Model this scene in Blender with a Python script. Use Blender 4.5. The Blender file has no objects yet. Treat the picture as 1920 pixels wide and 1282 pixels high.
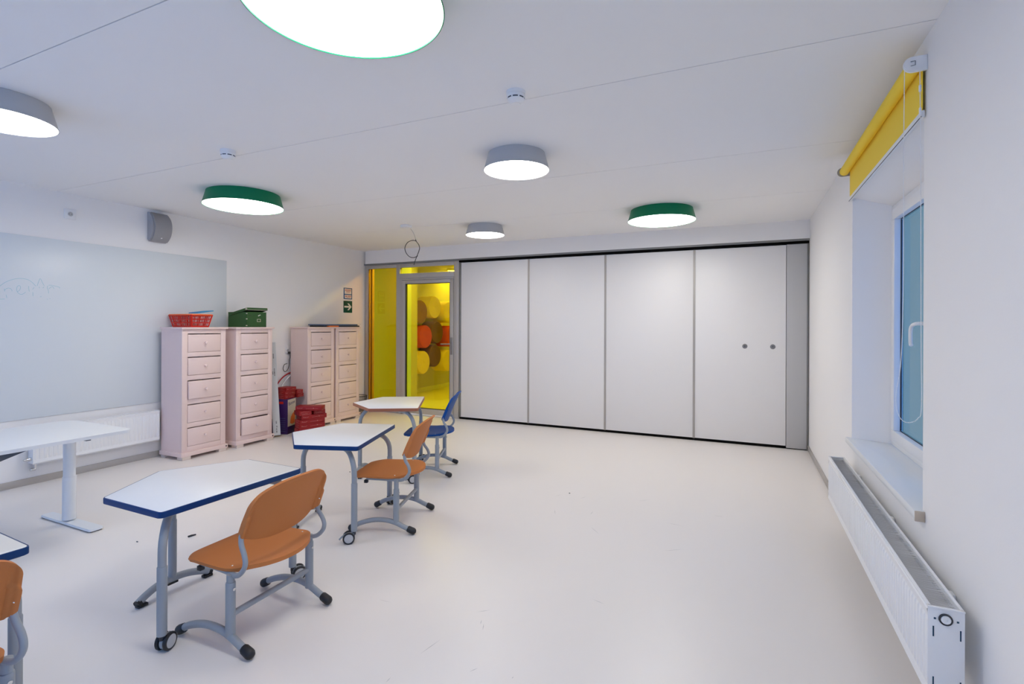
import bpy, bmesh, math, random
from mathutils import Vector, Matrix
PI = math.pi
R = math.radians
random.seed(4)
SC = bpy.context.scene
COL = SC.collection

# ------------------------------------------------------------------ camera, sky, exposure
YAW, FPX, CX, CY, ROLL, EYE = .4269, 955.53, 956.86, 609.83, .0038, 1.45
cd = bpy.data.cameras.new('camera')
cam = bpy.data.objects.new('camera', cd); COL.objects.link(cam)
fw = Vector((-math.sin(YAW), math.cos(YAW), 0)); r0 = Vector((math.cos(YAW), math.sin(YAW), 0)); up0 = Vector((0, 0, 1))
rt = math.cos(ROLL)*r0 + math.sin(ROLL)*up0
up = -math.sin(ROLL)*r0 + math.cos(ROLL)*up0
m = Matrix((rt, up, -fw)).transposed().to_4x4(); m.translation = (0, 0, EYE)
cam.matrix_world = m
cd.sensor_fit = 'HORIZONTAL'; cd.sensor_width = 36
cd.lens = 36*FPX/1920
cd.shift_x = (960-CX)/1920
cd.shift_y = -(641-CY)/1920
cd.clip_start = .02
SC.camera = cam
w = bpy.data.worlds.new('dusk'); SC.world = w; w.use_nodes = True
bg = w.node_tree.nodes['Background']
wt = w.node_tree                   # dusk sky: bright blue on the side the front windows face, dim on the far side
_tc = wt.nodes.new('ShaderNodeTexCoord'); _sx = wt.nodes.new('ShaderNodeSeparateXYZ'); _mr = wt.nodes.new('ShaderNodeMapRange'); _mx = wt.nodes.new('ShaderNodeMixRGB')
_mr.inputs['From Min'].default_value = .5; _mr.inputs['From Max'].default_value = .1
wt.links.new(_tc.outputs['Generated'], _sx.inputs[0]); wt.links.new(_sx.outputs['Y'], _mr.inputs['Value']); wt.links.new(_mr.outputs[0], _mx.inputs[0])
_mx.inputs[1].default_value = (.27, .47, .605, 1); _mx.inputs[2].default_value = (.36, .85, 2.0, 1)
wt.links.new(_mx.outputs[0], bg.inputs[0]); bg.inputs[1].default_value = 1.0
SC.view_settings.view_transform = 'Standard'; SC.view_settings.look = 'None'
SC.view_settings.gamma = 1; SC.view_settings.use_curve_mapping = False
SC.view_settings.exposure = 1.32
LAMP = 6.2                      # glow of the ceiling lamp diffusers
SC.cycles.max_bounces = 10; SC.cycles.diffuse_bounces = 7; SC.cycles.transparent_max_bounces = 12
SC.cycles.caustics_reflective = False; SC.cycles.caustics_refractive = False
SC.cycles.use_denoising = True
SC.cycles.sample_clamp_indirect = 6

XL, XR, YB, ZC, YF = -5.842, .712, 6.848, 2.69, -2.6

# ------------------------------------------------------------------ materials
def mat(name, col, rough=.5, metal=0., spec=.5, bump=0., bscale=60., var=0., vscale=3., coat=0.):
    m = bpy.data.materials.new(name); m.use_nodes = True
    nt = m.node_tree; b = nt.nodes['Principled BSDF']
    b.inputs['Base Color'].default_value = (*col, 1); b.inputs['Roughness'].default_value = rough
    b.inputs['Metallic'].default_value = metal; b.inputs['Specular IOR Level'].default_value = spec
    if coat: b.inputs['Coat Weight'].default_value = coat; b.inputs['Coat Roughness'].default_value = .15
    tc = nt.nodes.new('ShaderNodeTexCoord')
    if var:
        n = nt.nodes.new('ShaderNodeTexNoise'); n.inputs['Scale'].default_value = vscale; n.inputs['Detail'].default_value = 4
        nt.links.new(tc.outputs['Object'], n.inputs['Vector'])
        mx = nt.nodes.new('ShaderNodeMixRGB'); mx.inputs[1].default_value = (*[c*(1-var) for c in col], 1)
        mx.inputs[2].default_value = (*[min(1, c*(1+var)) for c in col], 1)
        nt.links.new(n.outputs['Fac'], mx.inputs[0]); nt.links.new(mx.outputs[0], b.inputs['Base Color'])
    if bump:
        n = nt.nodes.new('ShaderNodeTexNoise'); n.inputs['Scale'].default_value = bscale; n.inputs['Detail'].default_value = 3
        nt.links.new(tc.outputs['Object'], n.inputs['Vector'])
        bp = nt.nodes.new('ShaderNodeBump'); bp.inputs['Strength'].default_value = bump; bp.inputs['Distance'].default_value = .002
        nt.links.new(n.outputs['Fac'], bp.inputs['Height']); nt.links.new(bp.outputs[0], b.inputs['Normal'])
    return m

def emit(name, col, s):
    m = bpy.data.materials.new(name); m.use_nodes = True
    nt = m.node_tree; nt.nodes.clear()
    o = nt.nodes.new('ShaderNodeOutputMaterial'); e = nt.nodes.new('ShaderNodeEmission')
    e.inputs[0].default_value = (*col, 1); e.inputs[1].default_value = s
    nt.links.new(e.outputs[0], o.inputs[0]); return m

def glass(name, tint, gloss=.06, rough=.0):
    m = bpy.data.materials.new(name); m.use_nodes = True
    nt = m.node_tree; nt.nodes.clear()
    o = nt.nodes.new('ShaderNodeOutputMaterial'); t = nt.nodes.new('ShaderNodeBsdfTransparent'); g = nt.nodes.new('ShaderNodeBsdfGlossy')
    t.inputs[0].default_value = (*tint, 1); g.inputs['Roughness'].default_value = rough
    f0 = nt.nodes.new('ShaderNodeFresnel'); f0.inputs[0].default_value = 1.45
    ge = nt.nodes.new('ShaderNodeNewGeometry'); iv = nt.nodes.new('ShaderNodeMath'); iv.operation = 'SUBTRACT'; iv.inputs[0].default_value = 1
    f = nt.nodes.new('ShaderNodeMath'); f.operation = 'MULTIPLY'          # reflect on the outer face only
    nt.links.new(ge.outputs['Backfacing'], iv.inputs[1]); nt.links.new(iv.outputs[0], f.inputs[0]); nt.links.new(f0.outputs[0], f.inputs[1])
    mx = nt.nodes.new('ShaderNodeMixShader')
    nt.links.new(f.outputs[0], mx.inputs[0]); nt.links.new(t.outputs[0], mx.inputs[1]); nt.links.new(g.outputs[0], mx.inputs[2])
    nt.links.new(mx.outputs[0], o.inputs[0]); return m

M = {}
M['wall'] = mat('painted_plaster', (.875, .865, .855), .75, spec=.25, bump=.12, bscale=140, var=.012, vscale=1.2)
M['wall2'] = mat('passage_wall_dimmed', (.60, .58, .55), .8, spec=.2)  # white wall colour darkened so the strong passage lamps read dimmer
M['ceil'] = mat('ceiling_paint', (.86, .855, .85), .85, spec=.2, bump=.06, bscale=90, var=.012, vscale=.8)
M['film'] = mat('whiteboard_film', (.69, .745, .785), .32, spec=.4, var=.01, vscale=2)
M['white'] = mat('white_enamel', (.84, .85, .86), .35)
M['whitep'] = mat('white_plastic', (.82, .82, .82), .4)
M['sillm'] = mat('sill_laminate', (.80, .82, .83), .3)
M['tabletop'] = mat('white_laminate', (.80, .81, .82), .35, var=.01, vscale=20)
M['deskw'] = mat('desk_white', (.80, .83, .86), .4)
M['blue'] = mat('blue_edge_band', (.0, .036, .155), .4, spec=.3)
M['brown'] = mat('copper_brown_edge_band', (.35, .125, .06), .45)
M['orange'] = mat('orange_plastic', (.53, .185, .052), .58, spec=.25, bump=.25, bscale=700)
M['bluep'] = mat('blue_plastic', (.0, .06, .27), .5, spec=.25, bump=.15, bscale=700)
M['steel'] = mat('grey_powder_coat', (.29, .32, .35), .42, spec=.5)
M['chrome'] = mat('chrome', (.7, .7, .7), .2, metal=1)
M['lock'] = mat('dull_dark_metal', (.28, .27, .27), .4, metal=.7)
M['black'] = mat('black_rubber', (.012, .013, .016), .5)
M['gap'] = mat('black_gap_seal', (.004, .004, .004), .9, spec=.1)
M['pink'] = mat('pale_pink_paint', (.80, .635, .60), .45, bump=.08, bscale=60, var=.02, vscale=6)
M['pinkfoot'] = mat('pale_pink_foot', (.72, .62, .56), .55)
M['alu'] = mat('anodised_aluminium', (.46, .435, .41), .42, metal=.15)
M['alud'] = mat('dark_aluminium', (.22, .22, .215), .45, metal=.2)
M['panel'] = mat('white_partition_laminate', (.815, .805, .80), .42, spec=.4, var=.008, vscale=1.5)
M['greyl'] = mat('grey_laminate', (.50, .50, .50), .5)
M['green'] = mat('green_lacquer', (.0, .20, .085), .42, spec=.3)
M['greylamp'] = mat('grey_lacquer', (.49, .50, .515), .5)
M['glow'] = emit('lamp_diffuser', (1.0, .955, .89), LAMP)
M['glow2'] = emit('corridor_light', (1, .96, .88), 27)
M['yglass'] = glass('yellow_tinted_glass', (.96, .86, .10))
M['ygside'] = glass('yellow_green_tinted_glass', (.78, .54, .035))
M['glass'] = glass('window_glass', (.90, .94, .96))
M['tglass'] = glass('sky_dimming_window_glass', (.40, .455, .475))  # dark tint added to hold back the blue skylight
M['yellow'] = mat('yellow_blind_fabric', (.95, .69, .05), .7, bump=.2, bscale=900)
M['speaker'] = mat('grey_speaker_plastic', (.40, .385, .385), .6, bump=.3, bscale=900)
M['speakerg'] = mat('perforated_grille_grey', (.335, .33, .335), .65, bump=.6, bscale=1200)
M['dark'] = mat('dark_plastic', (.035, .035, .04), .5)
M['dgrey'] = mat('charcoal_metal', (.07, .085, .11), .5)
M['red'] = mat('red_card', (.28, .012, .015), .45, spec=.3)
M['redb'] = mat('red_basket_plastic', (.55, .02, .012), .4, spec=.3)
M['orangeb'] = mat('orange_basket_rim', (.85, .14, .02), .4)
M['teal'] = mat('turquoise_plastic', (.0, .23, .48), .45)
M['gbox'] = mat('dark_green_card', (.024, .088, .018), .65, var=.1, vscale=20)
M['metal'] = mat('nickel', (.62, .58, .48), .35, metal=.7)
M['purple'] = mat('purple_card', (.035, .006, .095), .4)
M['cream'] = mat('cream_card', (.62, .56, .46), .5)
M['card'] = mat('white_carton', (.60, .63, .65), .6)
M['ink'] = mat('black_ink', (.02, .02, .025), .6)
M['pinkink'] = mat('pale_red_ink', (.58, .26, .25), .5)
M['signb'] = mat('sign_blue', (.0, .085, .27), .4)
M['signw'] = mat('sign_white', (.78, .78, .74), .4)
M['signg'] = mat('sign_green', (.0, .075, .045), .4)
M['signr'] = mat('sign_red_text', (.50, .10, .08), .5)
M['marker'] = mat('turquoise_marker_ink', (.27, .56, .64), .6)
M['hred'] = mat('red_hoop_plastic', (.42, .008, .012), .35)
M['beige'] = mat('beige_end_cap', (.55, .46, .36), .5)
M['floorbase'] = None
M['cyl_y'] = mat('yellow_felt', (.88, .72, .10), .9)
M['cyl_o'] = mat('ochre_felt', (.30, .15, .03), .9)
M['cyl_b'] = mat('brown_felt', (.16, .075, .07), .9)
M['cyl_r'] = mat('red_felt', (.62, .07, .04), .9)
M['slate'] = mat('blue_folder_card', (.08, .13, .23), .5)
M['orangep'] = mat('orange_card', (.75, .17, .03), .5)
M['greenp'] = mat('green_sheet', (.03, .12, .10), .5)
M['wire'] = mat('dark_wire', (.04, .04, .04), .45)
M['cable'] = mat('black_cable', (.012, .014, .016), .5)
M['radgrille'] = mat('radiator_grille_steel', (.70, .71, .73), .5, var=.08, vscale=30)
M['slot'] = mat('dark_slot', (.01, .05, .10), .8)
M['outletd'] = mat('grey_socket_hole', (.08, .08, .09), .6)

M['scuff'] = mat('grey_scuff', (.50, .49, .485), .5)
# floor: glossy poured cream linoleum with faint scuffs and hairline scratches
fm = mat('cream_linoleum', (.82, .78, .745), .34, spec=.45, var=.012, vscale=.9)
nt = fm.node_tree; b = nt.nodes['Principled BSDF']
tc = [n for n in nt.nodes if n.type == 'TEX_COORD'][0]
base_link = b.inputs['Base Color'].links[0].from_socket
prev = base_link
for ang, sc_, thr in ((40, (1.1, 11, 1), .795), (-35, (1.4, 14, 1), .80)):
    mp = nt.nodes.new('ShaderNodeMapping'); mp.inputs['Rotation'].default_value = (0, 0, R(ang)); mp.inputs['Scale'].default_value = sc_
    nz = nt.nodes.new('ShaderNodeTexNoise'); nz.inputs['Scale'].default_value = 3.2; nz.inputs['Detail'].default_value = 1.5
    rp = nt.nodes.new('ShaderNodeValToRGB'); rp.color_ramp.elements[0].position = thr; rp.color_ramp.elements[1].position = thr+.02
    rp.color_ramp.elements[1].color = (.35, .35, .35, 1); rp.color_ramp.elements[0].color = (0, 0, 0, 1)
    mx = nt.nodes.new('ShaderNodeMixRGB'); mx.inputs[2].default_value = (.42, .39, .37, 1)
    nt.links.new(tc.outputs['Object'], mp.inputs[0]); nt.links.new(mp.outputs[0], nz.inputs['Vector'])
    nt.links.new(nz.outputs['Fac'], rp.inputs[0]); nt.links.new(rp.outputs[0], mx.inputs[0]); nt.links.new(prev, mx.inputs[1])
    prev = mx.outputs[0]
nt.links.new(prev, b.inputs['Base Color'])
M['floor'] = fm

# ------------------------------------------------------------------ mesh helpers
def bev(bm, geom_verts, r, seg=2):
    vs = set(geom_verts)
    ed = [e for e in bm.edges if e.verts[0] in vs and e.verts[1] in vs]
    if r > 0: bmesh.ops.bevel(bm, geom=ed, offset=r, segments=seg, profile=.5, affect='EDGES', clamp_overlap=True)

def box(bm, c, s, r=0., rot=None, seg=2):
    """box centred at c with full sizes s"""
    mt = Matrix.Translation(c)
    if rot is not None: mt = mt @ rot.to_4x4()
    mt = mt @ Matrix.Diagonal((s[0], s[1], s[2], 1))
    g = bmesh.ops.create_cube(bm, size=1, matrix=mt)
    bev(bm, g['verts'], r, seg)
    return bm

def bx(bm, a, b_, r=0.):
    return box(bm, [(a[i]+b_[i])/2 for i in range(3)], [abs(b_[i]-a[i]) for i in range(3)], r)

def smooth_path(pts, n=6, closed=False):
    P = [Vector(p) for p in pts]; out = []
    N = len(P)
    rng = range(N) if closed else range(N-1)
    for i in rng:
        if closed: p0, p1, p2, p3 = P[(i-1) % N], P[i], P[(i+1) % N], P[(i+2) % N]
        else: p0, p1, p2, p3 = P[max(i-1, 0)], P[i], P[i+1], P[min(i+2, N-1)]
        for k in range(n):
            t = k/n
            out.append(.5*((2*p1)+(p2-p0)*t+(2*p0-5*p1+4*p2-p3)*t*t+(3*p1-p0-3*p2+p3)*t**3))
    if not closed: out.append(P[-1])
    return out

def tube(bm, pts, r, seg=10, closed=False, sm=0, cap=True):
    P = smooth_path(pts, sm, closed) if sm else [Vector(p) for p in pts]
    N = len(P); rad = r if isinstance(r, (list, tuple)) else [r]*N
    if len(rad) != N: rad = [rad[0]+(rad[-1]-rad[0])*i/(N-1) for i in range(N)]
    def tan(i):
        if closed: return (P[(i+1) % N]-P[(i-1) % N]).normalized()
        return (P[min(i+1, N-1)]-P[max(i-1, 0)]).normalized()
    t0 = tan(0); ref = Vector((0, 0, 1)) if abs(t0.z) < .9 else Vector((1, 0, 0))
    nrm = (ref-t0*ref.dot(t0)).normalized(); rings = []
    for i in range(N):
        t = tan(i); nrm = (nrm-t*nrm.dot(t))
        nrm = nrm.normalized() if nrm.length > 1e-6 else t.orthogonal().normalized()
        bn = t.cross(nrm)
        rings.append([bm.verts.new(P[i]+rad[i]*(math.cos(2*PI*k/seg)*nrm+math.sin(2*PI*k/seg)*bn)) for k in range(seg)])
    for i in range(N if closed else N-1):
        a, b_ = rings[i], rings[(i+1) % N]
        for k in range(seg): bm.faces.new((a[k], a[(k+1) % seg], b_[(k+1) % seg], b_[k]))
    if not closed and cap:
        bm.faces.new(rings[0][::-1]); bm.faces.new(rings[-1])
    return bm

def lathe(bm, prof, seg=32, mt=None, cap0=True, cap1=True):
    """prof: (r,z) list"""
    rings = []
    for (r, z) in prof:
        ring = []
        for k in range(seg):
            v = Vector((r*math.cos(2*PI*k/seg), r*math.sin(2*PI*k/seg), z))
            if mt is not None: v = mt @ v
            ring.append(bm.verts.new(v))
        rings.append(ring)
    for i in range(len(rings)-1):
        a, b_ = rings[i], rings[i+1]
        for k in range(seg): bm.faces.new((a[k], a[(k+1) % seg], b_[(k+1) % seg], b_[k]))
    if cap0: bm.faces.new(rings[0][::-1])
    if cap1: bm.faces.new(rings[-1])
    return bm

def prism(bm, outline, z0, z1, r=0., mt=None, seg=2):
    """extrude a 2-D outline (ccw) from z0 to z1"""
    lo = [bm.verts.new((p[0], p[1], z0)) for p in outline]; hi = [bm.verts.new((p[0], p[1], z1)) for p in outline]
    n = len(outline)
    bm.faces.new(lo[::-1]); bm.faces.new(hi)
    for i in range(n): bm.faces.new((lo[i], lo[(i+1) % n], hi[(i+1) % n], hi[i]))
    if r:
        ring = [e for e in bm.edges if (e.verts[0] in lo and e.verts[1] in lo) or (e.verts[0] in hi and e.verts[1] in hi)]
        bmesh.ops.bevel(bm, geom=ring, offset=r, segments=seg, profile=.5, affect='EDGES', clamp_overlap=True)
    if mt is not None: bmesh.ops.transform(bm, matrix=mt, verts=bm.verts)
    return bm

def roundpoly(pts, r, n=5):
    out = []; N = len(pts)
    for i in range(N):
        p = Vector(pts[i]); a = (Vector(pts[i-1])-p); c = (Vector(pts[(i+1) % N])-p)
        rr = r[i] if isinstance(r, (list, tuple)) else r
        th = a.angle(c)/2; d = min(rr/math.tan(th), a.length*.49, c.length*.49)
        s, e = p+a.normalized()*d, p+c.normalized()*d
        for k in range(n+1):
            t = k/n
            out.append(tuple((s*(1-t)**2+p*2*t*(1-t)+e*t*t)))
    return out

def shell(bm, fn, nu, nv, th, along=None):
    """solid sheet: fn(u,v)->Vector top surface, thickness th against the normal"""
    T = [[Vector(fn(i/nu, j/nv)) for j in range(nv+1)] for i in range(nu+1)]
    top = [[bm.verts.new(T[i][j]) for j in range(nv+1)] for i in range(nu+1)]
    bot = []
    for i in range(nu+1):
        row = []
        for j in range(nv+1):
            du = T[min(i+1, nu)][j]-T[max(i-1, 0)][j]; dv = T[i][min(j+1, nv)]-T[i][max(j-1, 0)]
            n = du.cross(dv)
            if n.length < 1e-9: n = Vector((0, 0, 1))
            n.normalize()
            t = th(i/nu, j/nv) if callable(th) else th
            row.append(bm.verts.new(T[i][j]-n*t if along is None else T[i][j]+Vector(along)*t))
        bot.append(row)
    for i in range(nu):
        for j in range(nv):
            bm.faces.new((top[i][j], top[i+1][j], top[i+1][j+1], top[i][j+1]))
            bm.faces.new((bot[i][j], bot[i][j+1], bot[i+1][j+1], bot[i+1][j]))
    for i in range(nu):
        bm.faces.new((top[i][0], bot[i][0], bot[i+1][0], top[i+1][0]))
        bm.faces.new((top[i][nv], top[i+1][nv], bot[i+1][nv], bot[i][nv]))
    for j in range(nv):
        bm.faces.new((top[0][j], top[0][j+1], bot[0][j+1], bot[0][j]))
        bm.faces.new((top[nu][j], bot[nu][j], bot[nu][j+1], top[nu][j+1]))
    return bm

def text_bm(body, size, mt, depth=.0004):
    cu = bpy.data.curves.new('lettering', 'FONT'); cu.body = body; cu.size = size; cu.extrude = depth; cu.align_x = 'CENTER'; cu.align_y = 'CENTER'
    ob = bpy.data.objects.new('lettering', cu); COL.objects.link(ob)
    me = bpy.data.meshes.new_from_object(ob.evaluated_get(bpy.context.evaluated_depsgraph_get()))
    bm = bmesh.new(); bm.from_mesh(me); bmesh.ops.transform(bm, matrix=mt, verts=bm.verts)
    bpy.data.objects.remove(ob); bpy.data.curves.remove(cu); bpy.data.meshes.remove(me)
    return bm

def obj(name, bm, m, parent=None, smooth=35, loc=None, **props):
    bmesh.ops.recalc_face_normals(bm, faces=bm.faces)
    me = bpy.data.meshes.new(name); bm.to_mesh(me); bm.free()
    for mm in (m if isinstance(m, (list, tuple)) else [m]): me.materials.append(M[mm])
    if smooth:
        me.shade_smooth(); me.set_sharp_from_angle(angle=R(smooth))
    o = bpy.data.objects.new(name, me); COL.objects.link(o)
    if parent is not None: o.parent = parent
    if loc is not None: o.location = loc
    for k, v in props.items(): o[k] = v
    return o

def thing(name, label, cat, loc=(0, 0, 0), rotz=0, group=None):
    o = bpy.data.objects.new(name, None); COL.objects.link(o)
    o.empty_display_size = .1; o.location = loc; o.rotation_euler = (0, 0, rotz)
    o['label'] = label; o['category'] = cat
    if group: o['group'] = group
    return o

def tag(o, label, cat, group=None):
    o['label'] = label; o['category'] = cat
    if group: o['group'] = group
    return o

def struct(name, bm, m, parent=None, **k):
    o = obj(name, bm, m, parent, **k)
    if parent is None: o['kind'] = 'structure'
    return o

def dup(root, loc, rotz, label):
    r = root.copy(); COL.objects.link(r); r.location = loc; r.rotation_euler = (0, 0, rotz); r['label'] = label
    for ch in list(root.children):
        c = ch.copy(); COL.objects.link(c); c.parent = r
        for g in ch.children:
            d = g.copy(); COL.objects.link(d); d.parent = c
    return r

B = bmesh.new

# ------------------------------------------------------------------ room shell
fl = struct('floor', bx(B(), (-9.5, YF-.2, -.12), (1.2, 13.5, 0)), 'floor', smooth=0)
bm = B()
for x0, y0, x1, y1 in [(-0.514, 3.898, -0.382, 3.886), (-0.461, 3.399, -0.336, 3.486), (-1.34, 3.804, -1.302, 3.709), (-1.055, 3.813, -1.055, 3.904), (-0.988, 3.585, -0.901, 3.488), (-1.445, 4.101, -1.396, 4.175), (-1.235, 4.131, -1.193, 4.209), (-0.778, 4.279, -0.693, 4.361), (-1.288, 1.879, -1.261, 2.011), (-1.218, 2.277, -1.161, 2.324), (-1.15, 2.19, -1.162, 2.229), (-1.117, 2.153, -1.139, 2.206), (-0.72, 2.644, -0.646, 2.621), (-1.034, 1.872, -1.012, 1.91), (-0.856, 1.909, -0.854, 1.924), (-1.31, 1.674, -1.311, 1.709)]:
    a, c = Vector((x0, y0, .0004)), Vector((x1, y1, .0004)); d = (c-a).normalized(); n_ = Vector((-d.y, d.x, 0))*.0016
    bm.faces.new([bm.verts.new(q) for q in (a, a.lerp(c, .5)-n_, c, a.lerp(c, .5)+n_)])
sc_ = obj('scuff', bm, 'scuff', fl, smooth=0); sc_['kind'] = 'stuff'

bm = B()
ys = [YF, -1.57, -.17, 1.23, 2.58, 4.03, 5.395, YB+.2]
for i in range(len(ys)-1):
    bx(bm, (XL-.1, ys[i]+.0025, ZC), (XR+.3, ys[i+1]-.0025, ZC+.01))
bx(bm, (XL-.1, YF, ZC+.0095), (XR+.3, YB+.2, ZC+.12))
struct('ceiling', bm, 'ceil', smooth=0)

struct('wall_left', bx(B(), (XL-.2, YF, 0), (XL, YB+.26, ZC+.05)), 'wall', smooth=0)

def wall_hole(bm, P, a0, a1, z0, z1, h):  # P(a,z,d): plane point; h=(ya,yb,za,zb) hole
    ha, hb, za, zb = h
    for d in (0, 1):
        for (p, q, r_, s) in ((a0, ha, z0, z1), (hb, a1, z0, z1), (ha, hb, z0, za), (ha, hb, zb, z1)):
            bm.faces.new([bm.verts.new(P(x, z, d)) for x, z in ((p, r_), (q, r_), (q, s), (p, s))])

# right wall with its splayed window recess
bm = B()
WY0, WY1, WZ0, WZ1 = 2.74, 4.305, .62, 2.365
XO = .958
RY0, RY1, RZ0, RZ1 = -2.3, -.4, .62, 2.365          # unseen window added behind the camera for bluish light
PR = lambda y, z, d: (XR if d == 0 else XO, y, z)
wall_hole(bm, PR, 1.2, YB+.25, 0, ZC+.05, (WY0, WY1, WZ0, WZ1))
wall_hole(bm, PR, YF, 1.2, 0, ZC+.05, (RY0, RY1, RZ0, RZ1))
for q in (((RY0, RZ0), (RY1, RZ0)), ((RY1, RZ0), (RY1, RZ1)), ((RY1, RZ1), (RY0, RZ1)), ((RY0, RZ1), (RY0, RZ0))):
    bm.faces.new([bm.verts.new(PR(*q[0], 0)), bm.verts.new(PR(*q[1], 0)), bm.verts.new(PR(*q[1], 1)), bm.verts.new(PR(*q[0], 1))])
inn = [(XR, WY0, WZ0), (XR, WY1, WZ0), (XR, WY1, WZ1), (XR, WY0, WZ1)]
mid = [(.93, WY0, WZ0), (.93, 4.19, WZ0), (.93, 4.19, 2.262), (.93, WY0, 2.262)]
out = [(XO, WY0, WZ0), (XO, WY1, WZ0), (XO, WY1, WZ1), (XO, WY0, WZ1)]
for a, c in ((inn, mid), (mid, [(XO, *p[1:]) for p in mid])):
    for i in range(4):
        j = (i+1) % 4
        bm.faces.new([bm.verts.new(p) for p in (a[i], a[j], c[j], c[i])])
struct('wall_right', bm, 'wall', smooth=0)

# wall behind the camera, with an unseen window opening added for bluish daylight
bm = B()
FX0, FX1, FZ0, FZ1 = -5.5, -3.5, .62, 2.45
wall_hole(bm, lambda x, z, d: (x, YF-.2*d, z), XL-.2, XR+.3, 0, ZC+.05, (FX0, FX1, FZ0, FZ1))
struct('wall_front', bm, 'wall', smooth=0)
def casement(name, P, a0, a1, z0, z1):
    bm = B(); w_ = .06; mid_ = (a0+a1)/2
    for (p, q) in (((a0, z0), (a1, z0+w_)), ((a0, z1-w_), (a1, z1)), ((a0, z0+w_), (a0+w_, z1-w_)), ((a1-w_, z0+w_), (a1, z1-w_)), ((mid_-.03, z0+w_), (mid_+.03, z1-w_))):
        bx(bm, P(p[0], p[1], -.04), P(q[0], q[1], .04), .004)
    f = struct(name, bm, 'white')
    struct('pane', bx(B(), P(a0+w_, z0+w_, -.003), P(a1-w_, z1-w_, .003)), 'glass', f, smooth=0)
casement('added_window_2', lambda a, z, d: (a, YF-.12+d, z), FX0, FX1, FZ0, FZ1)  # both casements are unseen, added to bring bluish light in
casement('added_window_4', lambda a, z, d: (.915+d, a, z), RY0, RY1, RZ0, RZ1)

# bulkhead above door and partition (the back wall)
bm = B()
bx(bm, (-5.80, YB-.028, 2.476), (XR, YB+.25, ZC))
struct('wall_back', bm, 'wall', smooth=0)
bm = B()
bx(bm, (-5.83, YB-.02, 2.452), (XR, YB+.10, 2.476))
bx(bm, (-3.99, YB+.05, 2.42), (XR, YB+.10, 2.452))
struct('trim_1', bm, 'alud')
struct('track_gap_fill', bx(B(), (-3.99, YB-.004, 2.424), (XR-.004, YB+.05, 2.4515)), 'gap')  # black fill standing in for the dark open gap above the panels

# skirting
bm = B()
bx(bm, (XL, YF, 0), (XL+.012, 2.641, .062), .002); bx(bm, (XL, 2.645, 0), (XL+.012, YB-.01, .062), .002)
struct('baseboard_left', bm, 'alu')
bm = B()
bx(bm, (XR-.012, YF, 0), (XR, 5.338, .062), .002); bx(bm, (XR-.012, 5.342, 0), (XR, YB-.002, .062), .002)
struct('baseboard_right', bm, 'alu')

# ------------------------------------------------------------------ window in the right wall
bm = B()
def framebars(bm, x0, x1, y0, y1, z0, z1, w_):
    bx(bm, (x0, y0, z0), (x1, y1, z0+w_), .004); bx(bm, (x0, y0, z1-w_), (x1, y1, z1), .004)
    bx(bm, (x0, y0, z0+w_), (x1, y0+w_, z1-w_), .004); bx(bm, (x0, y1-w_, z0+w_), (x1, y1, z1-w_), .004)
framebars(bm, .915, .957, 2.742, 4.188, .662, 2.26, .045)
bx(bm, (.915, 3.34, .70), (.957, 3.40, 2.22), .004)
win = struct('window_1', bm, 'whitep')
bm = B(); framebars(bm, .905, .956, 3.385, 4.15, .70, 2.225, .068); struct('sash', bm, 'whitep', win)
bm = B(); framebars(bm, .905, .956, 2.755, 3.365, .70, 2.225, .068); struct('sash', bm, 'whitep', win)
struct('pane', bx(B(), (.9495, 3.45, .765), (.9535, 4.085, 2.16)), 'tglass', win, smooth=0)
struct('pane', bx(B(), (.9495, 2.82, .765), (.9535, 3.30, 2.16)), 'tglass', win, smooth=0)
bm = B(); framebars(bm, .940, .949, 3.447, 4.088, .762, 2.163, .010); struct('gasket', bm, 'dark', win)
bm = B()
bx(bm, (.893, 3.40, 1.43), (.906, 3.432, 1.50), .003)
tube(bm, [(.893, 3.416, 1.468), (.868, 3.416, 1.468), (.858, 3.425, 1.467), (.855, 3.46, 1.462), (.855, 3.495, 1.45), (.856, 3.515, 1.42), (.858, 3.52, 1.36), (.86, 3.515, 1.345)], .0095, 10, sm=3)
struct('handle', bm, 'whitep', win)
bm = B()
prism(bm, [(.678, 2.712), (.93, 2.742), (.93, 4.186), (.72, 4.30), (.705, 4.335), (.678, 4.335)], .62, .66, .006)
struct('window_sill', bm, 'sillm', win)
struct('end_cap', bx(B(), (.676, 2.704, .618), (.711, 2.7125, .662), .002), 'beige', win)

# ------------------------------------------------------------------ glazed door and side light
def gl(bm, x0, x1, z0, z1, y0=YB, y1=YB+.06, r=.003):
    return bx(bm, (x0, y0, z0), (x1, y1, z1), r)
bm = B()
gl(bm, -5.828, -5.77, .0, 2.45); gl(bm, -5.177, -5.108, 0, 2.45); gl(bm, -5.77, -5.177, 2.392, 2.45); gl(bm, -5.77, -5.177, 0, .075)
gl(bm, -5.108, -4.083, 2.388, 2.45); gl(bm, -5.108, -4.083, 2.205, 2.288); gl(bm, -4.083, -3.992, 0, 2.45)
w3 = struct('window_3', bm, 'alu')
struct('pane', gl(B(), -5.77, -5.177, .075, 2.392, YB+.028, YB+.034, 0), 'ygside', w3, smooth=0)
struct('pane', gl(B(), -5.108, -4.083, 2.288, 2.388, YB+.028, YB+.034, 0), 'yglass', w3, smooth=0)
bm = B(); gl(bm, -5.735, -5.715, .075, 2.392, YB+.036, YB+.06, 0); struct('glazing_bead', bm, 'alu', w3)
bm = B()
gl(bm, -5.106, -5.066, 0, 2.203, YB-.008, YB+.06); gl(bm, -5.066, -4.085, 2.175, 2.203, YB-.008, YB+.06)
door = struct('door_1', bm, 'alu')
bm = B()
gl(bm, -5.063, -4.985, .025, 2.172, YB-.018, YB+.045); gl(bm, -4.142, -4.086, .025, 2.172, YB-.018, YB+.045)
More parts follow.
